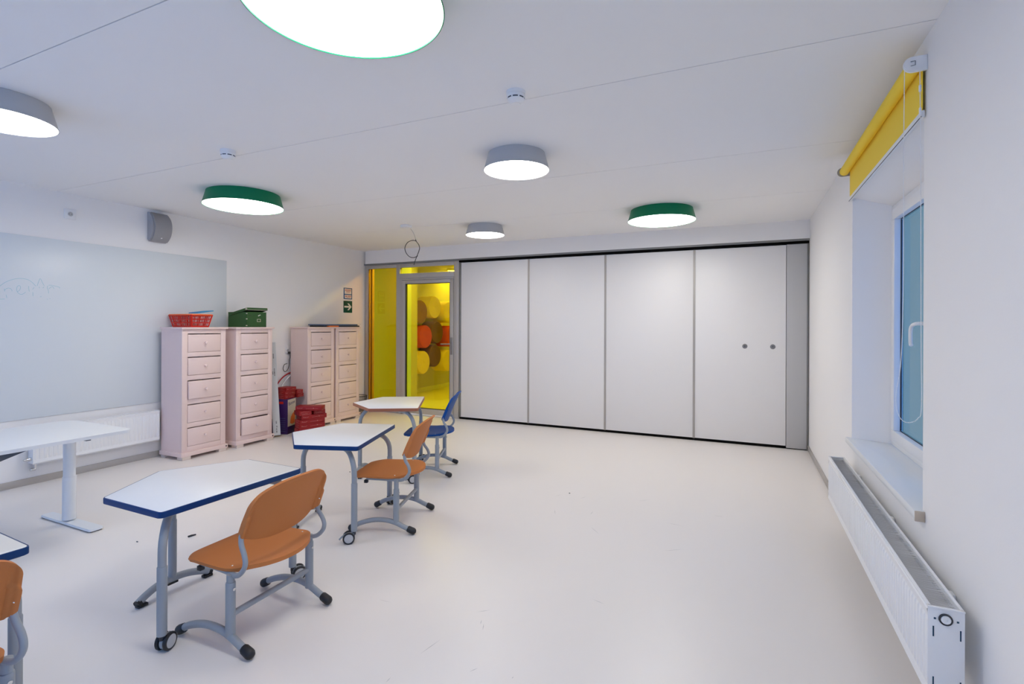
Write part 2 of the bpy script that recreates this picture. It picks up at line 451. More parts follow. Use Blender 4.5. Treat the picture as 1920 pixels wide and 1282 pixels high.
gl(bm, -4.985, -4.142, 2.118, 2.172, YB-.018, YB+.045); gl(bm, -4.985, -4.142, .025, .115, YB-.018, YB+.045)
struct('leaf_frame', bm, 'alu', door)
struct('pane', gl(B(), -4.985, -4.142, .115, 2.118, YB+.012, YB+.018, 0), 'yglass', door, smooth=0)
bm = B(); framebars2 = [(-4.985, -4.977, .115, 2.118), (-4.150, -4.142, .115, 2.118), (-4.985, -4.142, 2.110, 2.118), (-4.985, -4.142, .115, .123)]
for q in framebars2: gl(bm, *q, YB-.014, YB+.03, 0)
struct('gasket', bm, 'dark', door)
bm = B()
bx(bm, (-4.127, YB-.028, .99), (-4.091, YB-.018, 1.26), .003)
tube(bm, [(-4.109, YB-.028, 1.158), (-4.109, YB-.07, 1.158), (-4.118, YB-.078, 1.158), (-4.27, YB-.078, 1.154)], .009, 10)
lathe(bm, [(.011, 0), (.011, .004)], 16, Matrix.Translation((-4.109, YB-.028, 1.06)) @ Matrix.Rotation(PI/2, 4, 'X'))
struct('handle', bm, 'lock', door)

# room seen through the yellow glass
bm = B(); bx(bm, (-9.4, 8.0, 0), (-5.70, 8.2, 2.9)); struct('wall_corridor', bm, 'wall2', smooth=0)
bm = B(); bx(bm, (-6.5, 8.2, 0), (-6.30, 13.4, 2.9)); struct('wall_playroom_left', bm, 'wall2', smooth=0)
bm = B(); bx(bm, (-6.3, 13.2, 0), (1.1, 13.4, 2.9)); struct('wall_playroom_back', bm, 'wall2', smooth=0)
bm = B(); bx(bm, (-2.2, 7.15, 0), (-2.0, 13.4, 2.9)); struct('wall_playroom_right', bm, 'wall2', smooth=0)
bm = B(); bx(bm, (-9.4, YB+.25, 2.742), (1.1, 13.4, 2.9)); struct('ceiling_playroom', bm, 'wall2', smooth=0)
bm = B(); bx(bm, (-6.3, 8.2, 0), (-6.285, 13.2, .10), .003); struct('baseboard_playroom', bm, 'white')
bm = B(); bx(bm, (-4.01, YB+.13, 0), (XR, YB+.25, 2.48)); struct('wall_partition_backing', bm, 'alud', smooth=0)
cyls = [('cyl_o', 8.70, 1.72, 'ochre', 'at upper left'), ('cyl_y', 9.22, 1.83, 'yellow', 'topmost of all'), ('cyl_y', 9.80, 1.74, 'yellow', 'at upper right, cut by the frame'),
        ('cyl_r', 8.88, 1.21, 'red', 'under the ochre one'), ('cyl_b', 9.38, 1.29, 'brown', 'between two red ones'), ('cyl_r', 9.92, 1.20, 'red', 'beside the door handle'),
        ('cyl_y', 8.80, .68, 'yellow', 'under the first red one'), ('cyl_b', 9.30, .79, 'brown', 'lower of two brown ones'), ('cyl_y', 9.78, .66, 'yellow', 'under the door handle')]
for mm, y, z, cn, wh in cyls:
    t = Matrix.Translation((-6.298, y, z)) @ Matrix.Rotation(PI/2, 4, 'Y')
    L_ = .34 if mm != 'cyl_b' else .30
    o = obj('wall_cushion', lathe(B(), [(.225, 0), (.236, .01), (.236, L_-.02), (.225, L_-.003), (.20, L_), (.03, L_-.004), (.012, L_-.012)], 40, t), mm)
    tag(o, f'{cn} round cushion roll behind the door glass, {wh}', 'cushion', 'cushion rolls on the wall beyond the glass door')
for x, y, rz, L_, lab in ((-4.6, 7.50, 90, 1.1, 'unseen light bar added over the passage right behind the glass door'), (-5.62, 10.35, -62, .62, 'slim white light bar far back on the ceiling beyond the glass door')):  # passage bar is unseen, added to light the walls behind the glass
    t = thing('linear_light', lab, 'lamp', (x, y, 2.74), R(rz), 'slim light bars beyond the glass door')
    obj('housing', bx(B(), (-.06, -L_, -.040), (.06, L_, 0), .004), 'white', t)
    obj('diffuser', bx(B(), (-.045, -L_+.01, -.048), (.045, L_-.01, -.0405), 0), 'glow2', t)

# ------------------------------------------------------------------ folding partition
edges = [-3.985, -2.829, -1.699, -.555, .478]
plab = ['white partition panel next to the yellow glass door', 'white partition panel second from the yellow glass door',
        'white partition panel second from the grey end post, without round locks', 'white partition panel with two round metal locks']
for i in range(4):
    x0, x1 = edges[i], edges[i+1]
    t = thing('partition_panel', plab[i], 'partition panel', ((x0+x1)/2, YB+.04, 0), 0, 'folding partition panels')
    h = (x1-x0)/2
    e0 = .030 if i == 0 else .014
    e1 = .014 if i < 3 else .004
    obj('face', bx(B(), (-h+e0, -.03, .034), (h-e1, .03, 2.415), .002), 'panel', t)
    if i < 3: obj('edge_profile', bx(B(), (h-e1, -.034, .030), (h-.0005, .03, 2.418), .002), 'alu', t)
    obj('edge_profile', bx(B(), (-h+.0005, -.034, .030), (-h+e0, .03, 2.418), .002), 'alu' if i else 'alud', t)
    obj('floor_seal', bx(B(), (-h+.001, -.022, 0), (h-.001, .03, .0335)), 'gap', t)
    pass
    if i == 3:
        for xx in (.031, .335):
            tt = Matrix.Translation((xx-(x0+x1)/2, -.0302, 1.206)) @ Matrix.Rotation(PI/2, 4, 'X')
            k = obj('lock', lathe(B(), [(.029, 0), (.029, .003), (.026, .006), (.018, .006), (.017, .004)], 28, tt), 'lock', t, label='round metal lock')
            bm = B(); box(bm, (xx-(x0+x1)/2, -.0352, 1.206), (.004, .002, .022)); box(bm, (xx-(x0+x1)/2, -.0352, 1.206), (.022, .002, .004))
            obj('key_slot', bm, 'dark', k)
t = thing('partition_post', 'grey end post of the partition beside the right wall', 'post', (.583, YB+.04, 0))
obj('face', bx(B(), (-.104, -.036, .012), (.106, .03, 2.42), .002), 'greyl', t)
obj('edge_profile', bx(B(), (.1065, -.034, .0), (.124, .03, 2.422), .002), 'alud', t)
obj('floor_seal', bx(B(), (-.104, -.022, 0), (.106, .03, .0115)), 'gap', t)

# ------------------------------------------------------------------ ceiling lamps
def lamp(name, label, x, y, r, mm, grp, h=.12):
    t = thing('ceiling_light', label, 'lamp', (x, y, ZC), 0, grp)
    rt_ = r-.033
    obj('shade', lathe(B(), [(rt_-.01, -.001), (rt_, -.001), (rt_+.001, -.008), (r-.002, -h+.003), (r, -h), (r-.004, -h-.001), (r-.006, -h+.004), (r-.012, -h+.03)], 96, None, True, False), mm, t, smooth=40)
    obj('diffuser', lathe(B(), [(r-.0075, -h+.008), (r-.0075, -h+.003), (r-.012, -h+.001)], 96), 'glow', t, smooth=40)
    return t
GG, GR = 'green round ceiling lamps', 'grey round ceiling lamps'
lamp('a', 'large green round ceiling lamp nearest overhead, cut by the top edge', -1.28, 1.391, .351, 'green', GG)
lamp('a', 'green round ceiling lamp closest to the grey wall speaker', -4.333, 3.374, .351, 'green', GG)
lamp('a', 'green round ceiling lamp in front of the white partition', -.79, 5.628, .352, 'green', GG)
lamp('a', 'grey round ceiling lamp cut by the left edge', -3.742, 1.403, .241, 'greylamp', GR)
lamp('a', 'grey round ceiling lamp in the middle of the ceiling', -1.493, 3.38, .239, 'greylamp', GR)
lamp('a', 'small grey round ceiling lamp farthest back, near the hanging cable', -2.918, 5.646, .243, 'greylamp', GR)

# smoke detectors
def detector(label, x, y):
    t = thing('smoke_detector', label, 'smoke detector', (x, y, ZC), R(20), 'smoke detectors')
    obj('base', lathe(B(), [(.051, 0), (.051, -.017), (.0495, -.018)], 40), 'white', t)
    obj('head', lathe(B(), [(.0485, -.019), (.0485, -.033), (.0465, -.034), (.0465, -.043), (.047, -.044), (.037, -.056), (.024, -.062), (.0235, -.0615), (.0215, -.0615), (.021, -.063)], 40), 'white', t)
    bm = B()
    for k in range(8):
        a = 2*PI*k/8
        pts = [(.0468*math.cos(a+d), .0468*math.sin(a+d), -.0385) for d in (-.29, -.15, 0, .15, .29)]
        lo = [bm.verts.new((p[0], p[1], p[2]-.0035)) for p in pts]; hi = [bm.verts.new((p[0], p[1], p[2]+.0035)) for p in pts]
        for i in range(4): bm.faces.new((lo[i], lo[i+1], hi[i+1], hi[i]))
    obj('vent', bm, 'dgrey', t, smooth=0)
detector('white smoke detector on the ceiling above the middle of the room', -1.098, 2.474)
detector('white smoke detector on the ceiling above the whiteboard side', -3.346, 2.477)

# junction box with hanging coiled cable
t = thing('junction_box', 'small white junction box on the ceiling above the coiled cable', 'junction box', (-3.80, 5.22, ZC), R(-8))
obj('lid', bx(B(), (-.05, -.05, -.034), (.05, .05, 0), .004), 'white', t)
y = 5.45
o1 = [(-3.897, 2.69), (-3.862, 2.648), (-3.835, 2.595), (-3.815, 2.542), (-3.811, 2.529)]
o2 = [(-3.821, 2.549), (-3.803, 2.516), (-3.773, 2.482), (-3.757, 2.436), (-3.768, 2.392), (-3.791, 2.342), (-3.818, 2.286), (-3.841, 2.223)]
o3 = [(-3.807, 2.525), (-3.865, 2.539), (-3.935, 2.524), (-3.978, 2.481), (-3.99, 2.434), (-3.966, 2.377), (-3.919, 2.333), (-3.857, 2.317), (-3.795, 2.336)]
t = thing('hanging_cable', 'loose cable hanging from the ceiling in a loop before the yellow glass', 'cable', (-3.897, y, ZC))
def loc3(pts, dy=0): return [(p[0]+3.897, dy*i/max(1, len(pts)-1), p[1]-ZC) for i, p in enumerate(pts)]
obj('thin_wire', tube(B(), loc3(o1), .0025, 8, sm=4), 'greyl', t, label='thin grey wire')
bm = B(); tube(bm, loc3(o3, .012), .0045, 8, sm=5); tube(bm, loc3(o2, -.004), [.0045]*7*5+[.006], 8, sm=5)
obj('loop', bm, 'cable', t, label='coiled black cable')

# ------------------------------------------------------------------ left wall fittings
t = thing('whiteboard', 'wide pale blue whiteboard sheet on the left wall with faint turquoise handwriting', 'whiteboard', (XL+.001, 2.2, .595))
obj('sheet', bx(B(), (0, -2.6, 0), (.008, 2.104, 1.643), .002), 'film', t)
strokes = [
[(2.18,1.773),(2.209,1.803),(2.244,1.827),(2.284,1.844),(2.32,1.85),(2.351,1.848),(2.378,1.838),(2.402,1.818),(2.415,1.802),(2.426,1.789)],
[(2.435,1.793),(2.445,1.832),(2.457,1.86),(2.472,1.827),(2.486,1.797)],[(2.475,1.775),(2.485,1.787)],[(2.208,1.751),(2.211,1.728)],
[(2.211,1.741),(2.222,1.753),(2.237,1.759),(2.251,1.754),(2.258,1.743),(2.26,1.733)],[(2.22,1.698),(2.226,1.671)],[(2.18,1.659),(2.211,1.662)],
[(2.296,1.73),(2.291,1.747),(2.293,1.77),(2.305,1.786),(2.317,1.778),(2.315,1.755),(2.305,1.738),(2.296,1.729),(2.308,1.714),(2.323,1.709),(2.339,1.716),(2.353,1.731)],
[(2.374,1.786),(2.375,1.759),(2.379,1.737)],[(2.413,1.778),(2.402,1.759)],[(2.404,1.734),(2.405,1.698)],[(2.45,1.784),(2.45,1.773)],[(2.455,1.696),(2.468,1.696)],
[(2.518,1.806),(2.553,1.803),(2.593,1.794),(2.604,1.788),(2.601,1.781)],[(2.522,1.772),(2.536,1.788),(2.551,1.791),(2.56,1.773)],
[(2.512,1.799),(2.509,1.781),(2.516,1.758),(2.519,1.73)],[(2.508,1.678),(2.51,1.672)],[(2.526,1.68),(2.532,1.682)]]
def ribbon(bm, pts, wd, X):
    """flat ink line on a plane x = X, pts in (y,z)"""
    P = smooth_path([(0, a, c) for a, c in pts], 4); n = len(P); L_ = []
    for i in range(n):
        tg = (P[min(i+1, n-1)]-P[max(i-1, 0)]).normalized(); nn = Vector((0, -tg.z, tg.y))*wd/2
        L_.append((bm.verts.new((X, P[i].y+nn.y, P[i].z+nn.z)), bm.verts.new((X, P[i].y-nn.y, P[i].z-nn.z))))
    for i in range(n-1): bm.faces.new((L_[i][0], L_[i+1][0], L_[i+1][1], L_[i][1]))
bm = B()
for s in strokes: ribbon(bm, [(a-2.2, c-.595) for a, c in s], .0026, .0085)
obj('handwriting', bm, 'marker', t, smooth=0, label='faint turquoise marker handwriting')

def socket(label, y, z, s=.082):
    t = thing('wall_socket', label, 'socket', (XL, y, z), 0, 'wall sockets')
    obj('plate', bx(B(), (0, -s/2, -s/2), (.010, s/2, s/2), .003), 'whitep', t)
    mt = Matrix.Translation((.010, 0, 0)) @ Matrix.Rotation(PI/2, 4, 'Y')
    obj('ring', lathe(B(), [(.024, 0), (.024, .002), (.0215, .003), (.0205, -.003)], 28, mt), 'white', t)
    bm = B(); lathe(bm, [(.0203, .0002), (.0203, .0008)], 28, mt); obj('recess', bm, 'greyl', t)
    for yy in (-.0095, .0095): obj('pin_hole', lathe(B(), [(.0032, .001), (.0032, .0016)], 12, Matrix.Translation((0, yy, 0)) @ mt), 'outletd', t)
    return t
socket('white power socket high on the left wall above the whiteboard', 2.684, 2.494, .095)
socket('white power socket low on the left wall between the pink chest pairs', 5.244, 1.085)
t = thing('socket_lead', 'dark power lead hanging from the low wall socket', 'cable', (XL+.012, 5.252, 1.05))
obj('plug', bx(B(), (0, -.012, -.012), (.032, .012, .02), .004), 'dark', t)
obj('lead', tube(B(), [(.03, 0, .0), (.03, .004, -.06), (.012, .006, -.10), (.008, .005, -.18), (.008, -.02, -.235), (.008, -.05, -.258), (.008, -.08, -.25), (.008, -.095, -.21), (.008, -.075, -.16), (.008, -.03, -.15)], .004, 8, sm=5), 'cable', t)

# wall speaker: curved front, flat top, box behind
t = thing('wall_speaker', 'grey curved wall loudspeaker under the ceiling above the whiteboard', 'speaker', (XL, 3.47, 2.5))
# side profile in (x,z)
hb = .150
prof = [(0, .165), (.045, .155)]
for k in range(13):
    a = R(62-124*k/12); prof.append((.045+.085*(math.cos(a)-math.cos(R(62)))/(1-math.cos(R(62))), .155*math.sin(a)/math.sin(R(62))))
prof += [(.03, -.165), (0, -.14)]
def side_prism(bm, prof, y0, y1, r=0):
    a = [bm.verts.new((p[0], y0, p[1])) for p in prof]; c = [bm.verts.new((p[0], y1, p[1])) for p in prof]; n = len(prof)
    bm.faces.new(a); bm.faces.new(c[::-1])
    for i in range(n): bm.faces.new((a[i], c[i], c[(i+1) % n], a[(i+1) % n]))
    if r:
        ed = [e for e in bm.edges if (e.verts[0] in a and e.verts[1] in a) or (e.verts[0] in c and e.verts[1] in c)]
        bmesh.ops.bevel(bm, geom=ed, offset=r, segments=2, affect='EDGES', clamp_overlap=True)
    return bm
obj('cabinet', side_prism(B(), [(p[0]*.80, p[1]*.97) for p in prof], -.092, .092, .004), 'speaker', t)
gp = prof[2:15]
bm = B()
inn_ = [(p[0]-.022, p[1]*.96) for p in gp][::-1]
side_prism(bm, gp+inn_, -.082, .094, .003)
obj('grille', bm, 'speakerg', t)
obj('badge', box(B(), (.088, .005, -.118), (.004, .014, .012), 0, Matrix.Rotation(R(45), 3, 'Y')), 'whitep', t)

# signs
t = thing('notice_sign', 'blue framed notice with two white red-lettered fields above the green arrow', 'sign', (XL, 6.4525, 1.957))
obj('board', bx(B(), (0, -.0965, -.0915), (.004, .0965, .0915), .001), 'signb', t)
obj('field', bx(B(), (.004, -.078, -.008), (.0046, .079, .078)), 'signw', t, smooth=0); obj('field', bx(B(), (.004, -.078, -.078), (.0046, .079, -.022)), 'signw', t, smooth=0)
bm = B()
rr = random.Random(3)
def dashline(y0, y1, z, h):
    yy = y0
    while yy < y1-.004:
        l = min(rr.uniform(.005, .012), y1-yy)
        bx(bm, (.0047, yy, z-h/2), (.0051, yy+l*.8, z+h/2)); yy += l
for y0, y1, z, h in ((-.066, .066, .066, .006), (-.07, .07, .054, .008), (-.07, .07, .042, .007), (-.04, .04, .030, .005), (-.045, .045, .018, .005), (0, 0, 0, 0), (-.065, -.018, -.046, .018), (-.008, .07, -.043, .014), (-.03, .06, -.062, .007)):
    if h: dashline(y0, y1, z, h)
    else: obj('lettering', bm, 'signr', t, smooth=0, label='small red lettering'); bm = B()
obj('lettering', bm, 'signr', t, smooth=0, label='larger red lettering')
t = thing('exit_sign', 'green sign with white arrow pointing to the glass door', 'sign', (XL, 6.452, 1.742))
obj('board', bx(B(), (0, -.099, -.096), (.004, .099, .096), .001), 'signg', t)
bm = B()
A_ = [(-.084, -.013), (-.084, .014), (.02, .014), (-.014, .055), (.022, .055), (.084, 0), (.022, -.055), (-.014, -.055), (.02, -.013)]
# shaft + chevron as one flat outline
A_ = [(-.084, -.014), (.028, -.014), (-.014, -.055), (.022, -.055), (.084, 0), (.022, .055), (-.014, .055), (.028, .014), (-.084, .014)]
vs = [bm.verts.new((.0046, a, c)) for a, c in A_]; bm.faces.new(vs)
obj('arrow', bm, 'signw', t, smooth=0)

# ------------------------------------------------------------------ radiators (length along local x, room side = -y)
def radiator(name, label, L_, dep, z0, z1, loc, rotz, valve, plug):
    t = thing('radiator', label, 'radiator', (loc[0], loc[1], 0), rotz, 'wall radiators')
    y0, y1 = -dep, 0
    bm = B()  # pressed front sheet with flutes
    n = int(L_/.0333); p = L_/n; zs = [z0, z0+.012, z0+.04, z0+.05, z1-.05, z1-.04, z1-.012, z1]
    xs = []
    for i in range(n):
        xs += [(i*p, 0), (i*p+p*.30, 0), (i*p+p*.40, 1), (i*p+p*.90, 1)]
    xs.append((L_, 0)); grid = []
    for (x, f_) in xs:
        col_ = []
        for k, z in enumerate(zs):
            d = .004*f_ if 3 <= k <= 4 else 0
            yy = y0+.006-d if 0 < k < 7 else y0+.012
            if k in (1, 6): yy = y0+.001
            col_.append(bm.verts.new((x-L_/2, yy, z)))
        grid.append(col_)
    for i in range(len(grid)-1):
        for k in range(7): bm.faces.new((grid[i][k], grid[i+1][k], grid[i+1][k+1], grid[i][k+1]))
    obj('front_panel', bm, 'white', t, smooth=30)
    obj('back_panel', bx(B(), (-L_/2+.004, y1-.014, z0+.004), (L_/2-.004, y1-.002, z1-.012), .004), 'white', t)
    for s in (-plug['side'], plug['side']): sp = obj('side_panel', bx(B(), (s*L_/2-.0015, y0+.003, z0+.006), (s*L_/2+.0015, y1, z1-.002), .001), 'white', t)
    bm = B(); bx(bm, (-L_/2, y0+.002, z1-.004), (L_/2, y0+.014, z1+.001), .001); bx(bm, (-L_/2, y1-.010, z1-.004), (L_/2, y1, z1+.001), .001)
    for s in (-1, 1): bx(bm, (s*L_/2-.006, y0+.002, z1-.004), (s*L_/2+.006, y1, z1+.001), .001)
    obj('top_rim', bm, 'white', t)
    bm = B(); k = int(L_/.0095); rr = random.Random(7)
    for i in range(1, k):
        x = -L_/2+i*L_/k; j = rr.uniform(-.0025, .0025)
        a = [bm.verts.new(q) for q in ((x-.0034, y0+.013, z1-.003), (x-.0034+j, y1-.009, z1-.003+rr.uniform(-.001, .001)), (x+.0034+j, y1-.009, z1-.002), (x+.0034, y0+.013, z1-.002))]
        bm.faces.new(a)
    obj('top_grille', bm, 'radgrille', t, smooth=0)
    bm = B(); bx(bm, (-L_/2+.02, y0+.022, z0+.02), (L_/2-.02, y1-.02, z1-.02)); obj('convector_fins', bm, 'greyl', t, smooth=0)
    for s in (-.38, 0, .38): obj('wall_bracket', bx(B(), (s*L_-.02, y1-.003, z0+.05), (s*L_+.02, -.001+plug['gap'], z1-.05), .004), 'white', t)
    s = plug['side']
    if plug['full']:
        mt = Matrix.Translation((s*(L_/2+.0015), -dep/2, z1-.036)) @ Matrix.Rotation(s*PI/2, 4, 'Y')
        k_ = obj('plug_ring', lathe(B(), [(.019, 0), (.019, .004), (.0165, .0055), (.014, .004), (.0135, .0005)], 32, mt), 'dark', sp)
        obj('plug', lathe(B(), [(.0135, 0), (.0135, .0055), (.011, .0075), (.004, .0075), (.0035, .005)], 32, mt), 'white', sp)
        X0, X1 = s*(L_/2+.0015), s*(L_/2+.0022)
        for yy, za, zb in ((-dep+.018, z1-.098, z1-.064), (-.011, z1-.098, z1-.064), (-dep+.018, z0+.03, z0+.075), (-.011, z0+.03, z0+.075)):
            obj('slot', bx(B(), (X0, yy-.002, za), (X1, yy+.002, zb)), 'slot', sp)
        for yy in (-dep+.022, -.018): obj('slot', bx(B(), (X0, yy-.003, z1-.041), (X1, yy+.003, z1-.035)), 'slot', sp)
    vx = valve*(L_/2)
    bm = B(); tube(bm, [(vx-valve*.03, -dep/2, z0+.01), (vx-valve*.03, -dep/2, z0-.05), (vx-valve*.03, -.0, z0-.055), (vx-valve*.03, plug['gap']-.002, z0-.055)], .009, 10)
    lathe(bm, [(.014, -.0), (.014, .03), (.010, .036)], 16, Matrix.Translation((vx-valve*.03, -dep/2, z0-.05)) @ Matrix.Rotation(valve*PI/2, 4, 'Y'))
    obj('valve', bm, 'chrome', t, label='chrome valve')
    return t
# left: room side faces +x -> local -y = +x : rotz = +90 deg ; local x -> +y
tl = radiator('r', 'white ribbed radiator low on the left wall behind the white desk', 1.08, .085, .193, .52, (XL+.022, 2.912), PI/2, -1, {'side': -1, 'full': False, 'gap': .020})
bm = B(); lathe(bm, [(.016, 0), (.016, .02), (.011, .024), (.011, .05), (.007, .056)], 16, Matrix.Translation((-.541, -.05, .24)) @ Matrix.Rotation(-PI/2, 4, 'Y'))
obj('thermostat_knob', bm, 'chrome', tl)
# right: room side faces -x -> local -y = -x : rotz = -90 ; local x -> -y
radiator('r', 'long white radiator under the window on the right wall', 2.13, .10, .222, .528, (.66, 3.178), -PI/2, -1, {'side': 1, 'full': True, 'gap': .050})

# ------------------------------------------------------------------ yellow roller blind
t = thing('roller_blind', 'yellow roller blind mounted above the window', 'blind', (XR, 3.52, 2.572))
def sub(a): return (a[0]-XR, a[1]-3.52, a[2]-2.572)
mtY = Matrix.Translation(sub((.671, 2.712, 2.574))) @ Matrix.Rotation(-PI/2, 4, 'X')
obj('roll', lathe(B(), [(.030, 0), (.030, 1.655)], 36, mtY), 'yellow', t)
obj('fabric', bx(B(), sub((.6990, 2.715, 2.365)), sub((.7010, 4.33, 2.58))), 'yellow', t, smooth=0)
obj('bottom_rail', bx(B(), sub((.694, 2.708, 2.346)), sub((.707, 4.335, 2.376)), .003), 'white', t)
obj('rail_seam', bx(B(), sub((.693, 2.709, 2.3475)), sub((.6945, 4.334, 2.351))), 'dark', t, smooth=0)
bm = B()
pr = [(-.0, -.031), (-.0, .033), (-.052, .033)]+[(-.052+.033*math.cos(a), .033*math.sin(a)) for a in [R(110+k*16) for k in range(10)]]+[(-.052, -.033)]
side_prism(bm, [(p[0], p[1]) for p in pr], 2.690-3.52, 2.708-3.52, .004)
obj('bracket', bm, 'white', t)
bm = B(); tube(bm, [sub((.652, 2.6885, 2.582)), sub((.668, 2.6885, 2.584)), sub((.668, 2.6885, 2.566)), sub((.652, 2.6885, 2.564))], .0012, 6); obj('bracket_mark', bm, 'dgrey', t)
bm = B(); side_prism(bm, [(p[0], p[1]) for p in pr], 4.370-3.52, 4.376-3.52, .001); obj('bracket', bm, 'alu', t)
loop = [(.633, 2.70, 2.56), (.631, 2.70, 2.17), (.632, 2.70, 1.71), (.629, 2.70, 1.433), (.622, 2.70, 1.272), (.607, 2.70, 1.156), (.611, 2.70, 1.087), (.63, 2.70, 1.047), (.658, 2.70, 1.040), (.684, 2.70, 1.06), (.696, 2.70, 1.11), (.694, 2.70, 1.4), (.690, 2.70, 2.16), (.686, 2.70, 2.55)]
P = smooth_path(loop, 24); dist = 0; beads = []
for i in range(1, len(P)):
    seg = (P[i]-P[i-1]).length; d = (.0062-dist)
    while d <= seg:
        beads.append(P[i-1].lerp(P[i], d/seg)); d += .0062
    dist = seg-(d-.0062)
bm = B()
tube(bm, [sub(p) for p in P], .0009, 5)
for p in beads:
    bmesh.ops.create_icosphere(bm, subdivisions=1, radius=.0024, matrix=Matrix.Translation(sub(p)))
obj('bead_chain', bm, 'white', t)
obj('chain_connector', bx(B(), sub((.6825, 2.696, 2.452)), sub((.6915, 2.704, 2.482)), .003), 'white', t)
obj('chain_connector', bx(B(), sub((.6835, 2.697, 2.352)), sub((.6925, 2.704, 2.385)), .003), 'white', t)

# ------------------------------------------------------------------ pink chests of drawers
def chest(label, x, y0, y1, open_=None, dep=.35):
    W = y1-y0; h = W/2
    t = thing('chest_of_drawers', label, 'chest of drawers', (x, (y0+y1)/2, 0), 0, 'pale pink chests of drawers')
    bm = B()
    bx(bm, (-dep, -h, .077), (-.02, -h+.018, 1.396)); bx(bm, (-dep, h-.018, .077), (-.02, h, 1.396)); bx(bm, (-dep, -h+.018, .077), (-dep+.008, h-.018, 1.396))
    # face frame
    bx(bm, (-.02, -h, .077), (0, -h+.060, 1.396), .0015); bx(bm, (-.02, h-.060, .077), (0, h, 1.396), .0015)
    tops = [1.348, 1.096, .845, .586, .336]; bots = [1.146, .898, .640, .387, .135]
    bounds = [1.396]+[None]*4+[.077]
    zr = [(tops[0], 1.396)]+[(tops[i+1], bots[i]) for i in range(4)]+[(.077, bots[4])]
    for a, c in zr: bx(bm, (-.02, -h+.060, a), (-.001, h-.060, c), .0015)
    obj('carcass', bm, 'pink', t)
    obj('top', bx(B(), (-dep-.005, -h-.017, 1.396), (.022, h+.017, 1.416), .003), 'pink', t)
    pl = obj('plinth', bx(B(), (-dep-.005, -h-.017, .034), (.022, h+.017, .077), .003), 'pink', t)
    bm = B(); bx(bm, (.0222, h-.013, .046), (.0228, h+.002, .064)); obj('badge', bm, 'dark', pl, smooth=0)
    for sx, sy in ((1, -1), (1, 1), (-1, -1), (-1, 1)):
        xa, xb = (-.075, .018) if sx > 0 else (-dep, -dep+.07)
        ya, yb = (-h-.002, -h+.09) if sy < 0 else (h-.09, h+.002)
        obj('foot', bx(B(), (xa, ya, 0), (xb, yb, .0345), .003), 'pinkfoot', t)
    for i in range(5):
        za, zb = bots[i], tops[i]; o_ = (open_ or {}).get(i, (0, 0))
        d = obj('drawer', bx(B(), (-.018, -h+.064, za+.003), (.002, h-.065, zb-.010), .002), 'pink', t)
        bm = B()
        bx(bm, (-.30, -h+.075, za+.012), (-.018, -h+.085, zb-.03)); bx(bm, (-.30, h-.085, za+.012), (-.018, h-.075, zb-.03)); bx(bm, (-.30, -h+.075, za+.012), (-.018, h-.075, za+.02))
        obj('drawer_box', bm, 'pink', d, smooth=0)
        mt = Matrix.Translation((.002, 0, (za+zb)/2)) @ Matrix.Rotation(PI/2, 4, 'Y')
        obj('knob', lathe(B(), [(.0075, 0), (.0075, .010), (.011, .014), (.0155, .020), (.0165, .026), (.014, .031), (.006, .034)], 20, mt), 'pink', d)
        d.location = (o_[0], 0, 0); d.rotation_euler = (0, 0, R(o_[1]))
    return t
chest('pale pink chest of drawers under the red basket', -5.412, 3.482, 3.985, {2: (.012, 1.2), 1: (.003, .3)})
chest('pale pink chest of drawers under the green box', -5.385, 4.098, 4.60, {4: (.030, -2.5), 1: (.003, .4)})
chest('pale pink chest of drawers behind the stacked red boxes', -5.475, 5.262, 5.766, {1: (.002, .5)}, dep=.32)
chest('pale pink chest of drawers next to the glass door', -5.475, 5.802, 6.304, {2: (.002, .4)}, dep=.32)

# red basket with lattice sides
t = thing('basket', 'red plastic basket with orange rim on a pink chest', 'basket', (-5.615, 3.71, 1.416))
bm = B()
bw, bd, bh = .25, .385, .138
def bside(bm, p0, p1, q0, q1, n):   # p bottom edge, q top edge, lattice of 3 rows of slots
    p0, p1, q0, q1 = map(Vector, (p0, p1, q0, q1))
    inw = ((p1-p0).cross(q0-p0)).normalized()*.0035
    def pt(s, t_): return (p0.lerp(p1, s)).lerp(q0.lerp(q1, s), t_)
    def strip(s0, s1, t0, t1):
        a = [pt(s0, t0), pt(s1, t0), pt(s1, t1), pt(s0, t1)]
        v = [bm.verts.new(x) for x in a]+[bm.verts.new(x+inw) for x in a]
        for f_ in ((0, 1, 2, 3), (7, 6, 5, 4), (0, 4, 5, 1), (1, 5, 6, 2), (2, 6, 7, 3), (3, 7, 4, 0)): bm.faces.new([v[k] for k in f_])
    for a, c in ((0, .10), (.31, .39), (.60, .68), (.88, 1)): strip(0, 1, a, c)
    for a, c in ((.10, .31), (.39, .60), (.68, .88)):
        strip(0, .07, a, c); strip(.93, 1, a, c)
        for k in range(1, n): 
            s = .07+.86*k/n; strip(s-.012, s+.012, a, c)
b0 = [(-bd/2+.035, -bw/2+.025, .004), (bd/2-.035, -bw/2+.025, .004), (bd/2-.035, bw/2-.025, .004), (-bd/2+.035, bw/2-.025, .004)]
t0_ = [(-bd/2, -bw/2, bh), (bd/2, -bw/2, bh), (bd/2, bw/2, bh), (-bd/2, bw/2, bh)]
for i in range(4): bside(bm, b0[i], b0[(i+1) % 4], t0_[i], t0_[(i+1) % 4], 13 if i % 2 == 0 else 10)
bx(bm, (b0[0][0], b0[0][1], 0), (b0[2][0], b0[2][1], .005))
obj('body', bm, 'redb', t, smooth=0)
bm = B(); tube(bm, [(p[0]*1.01, p[1]*1.01, bh) for p in roundpoly([q[:2] for q in t0_], .03, 4)], .007, 8, closed=True); obj('rim', bm, 'orangeb', t)
o = obj('plastic_tray', box(B(), (0, 0, 0), (.20, .17, .010), .003, None), 'teal', None)
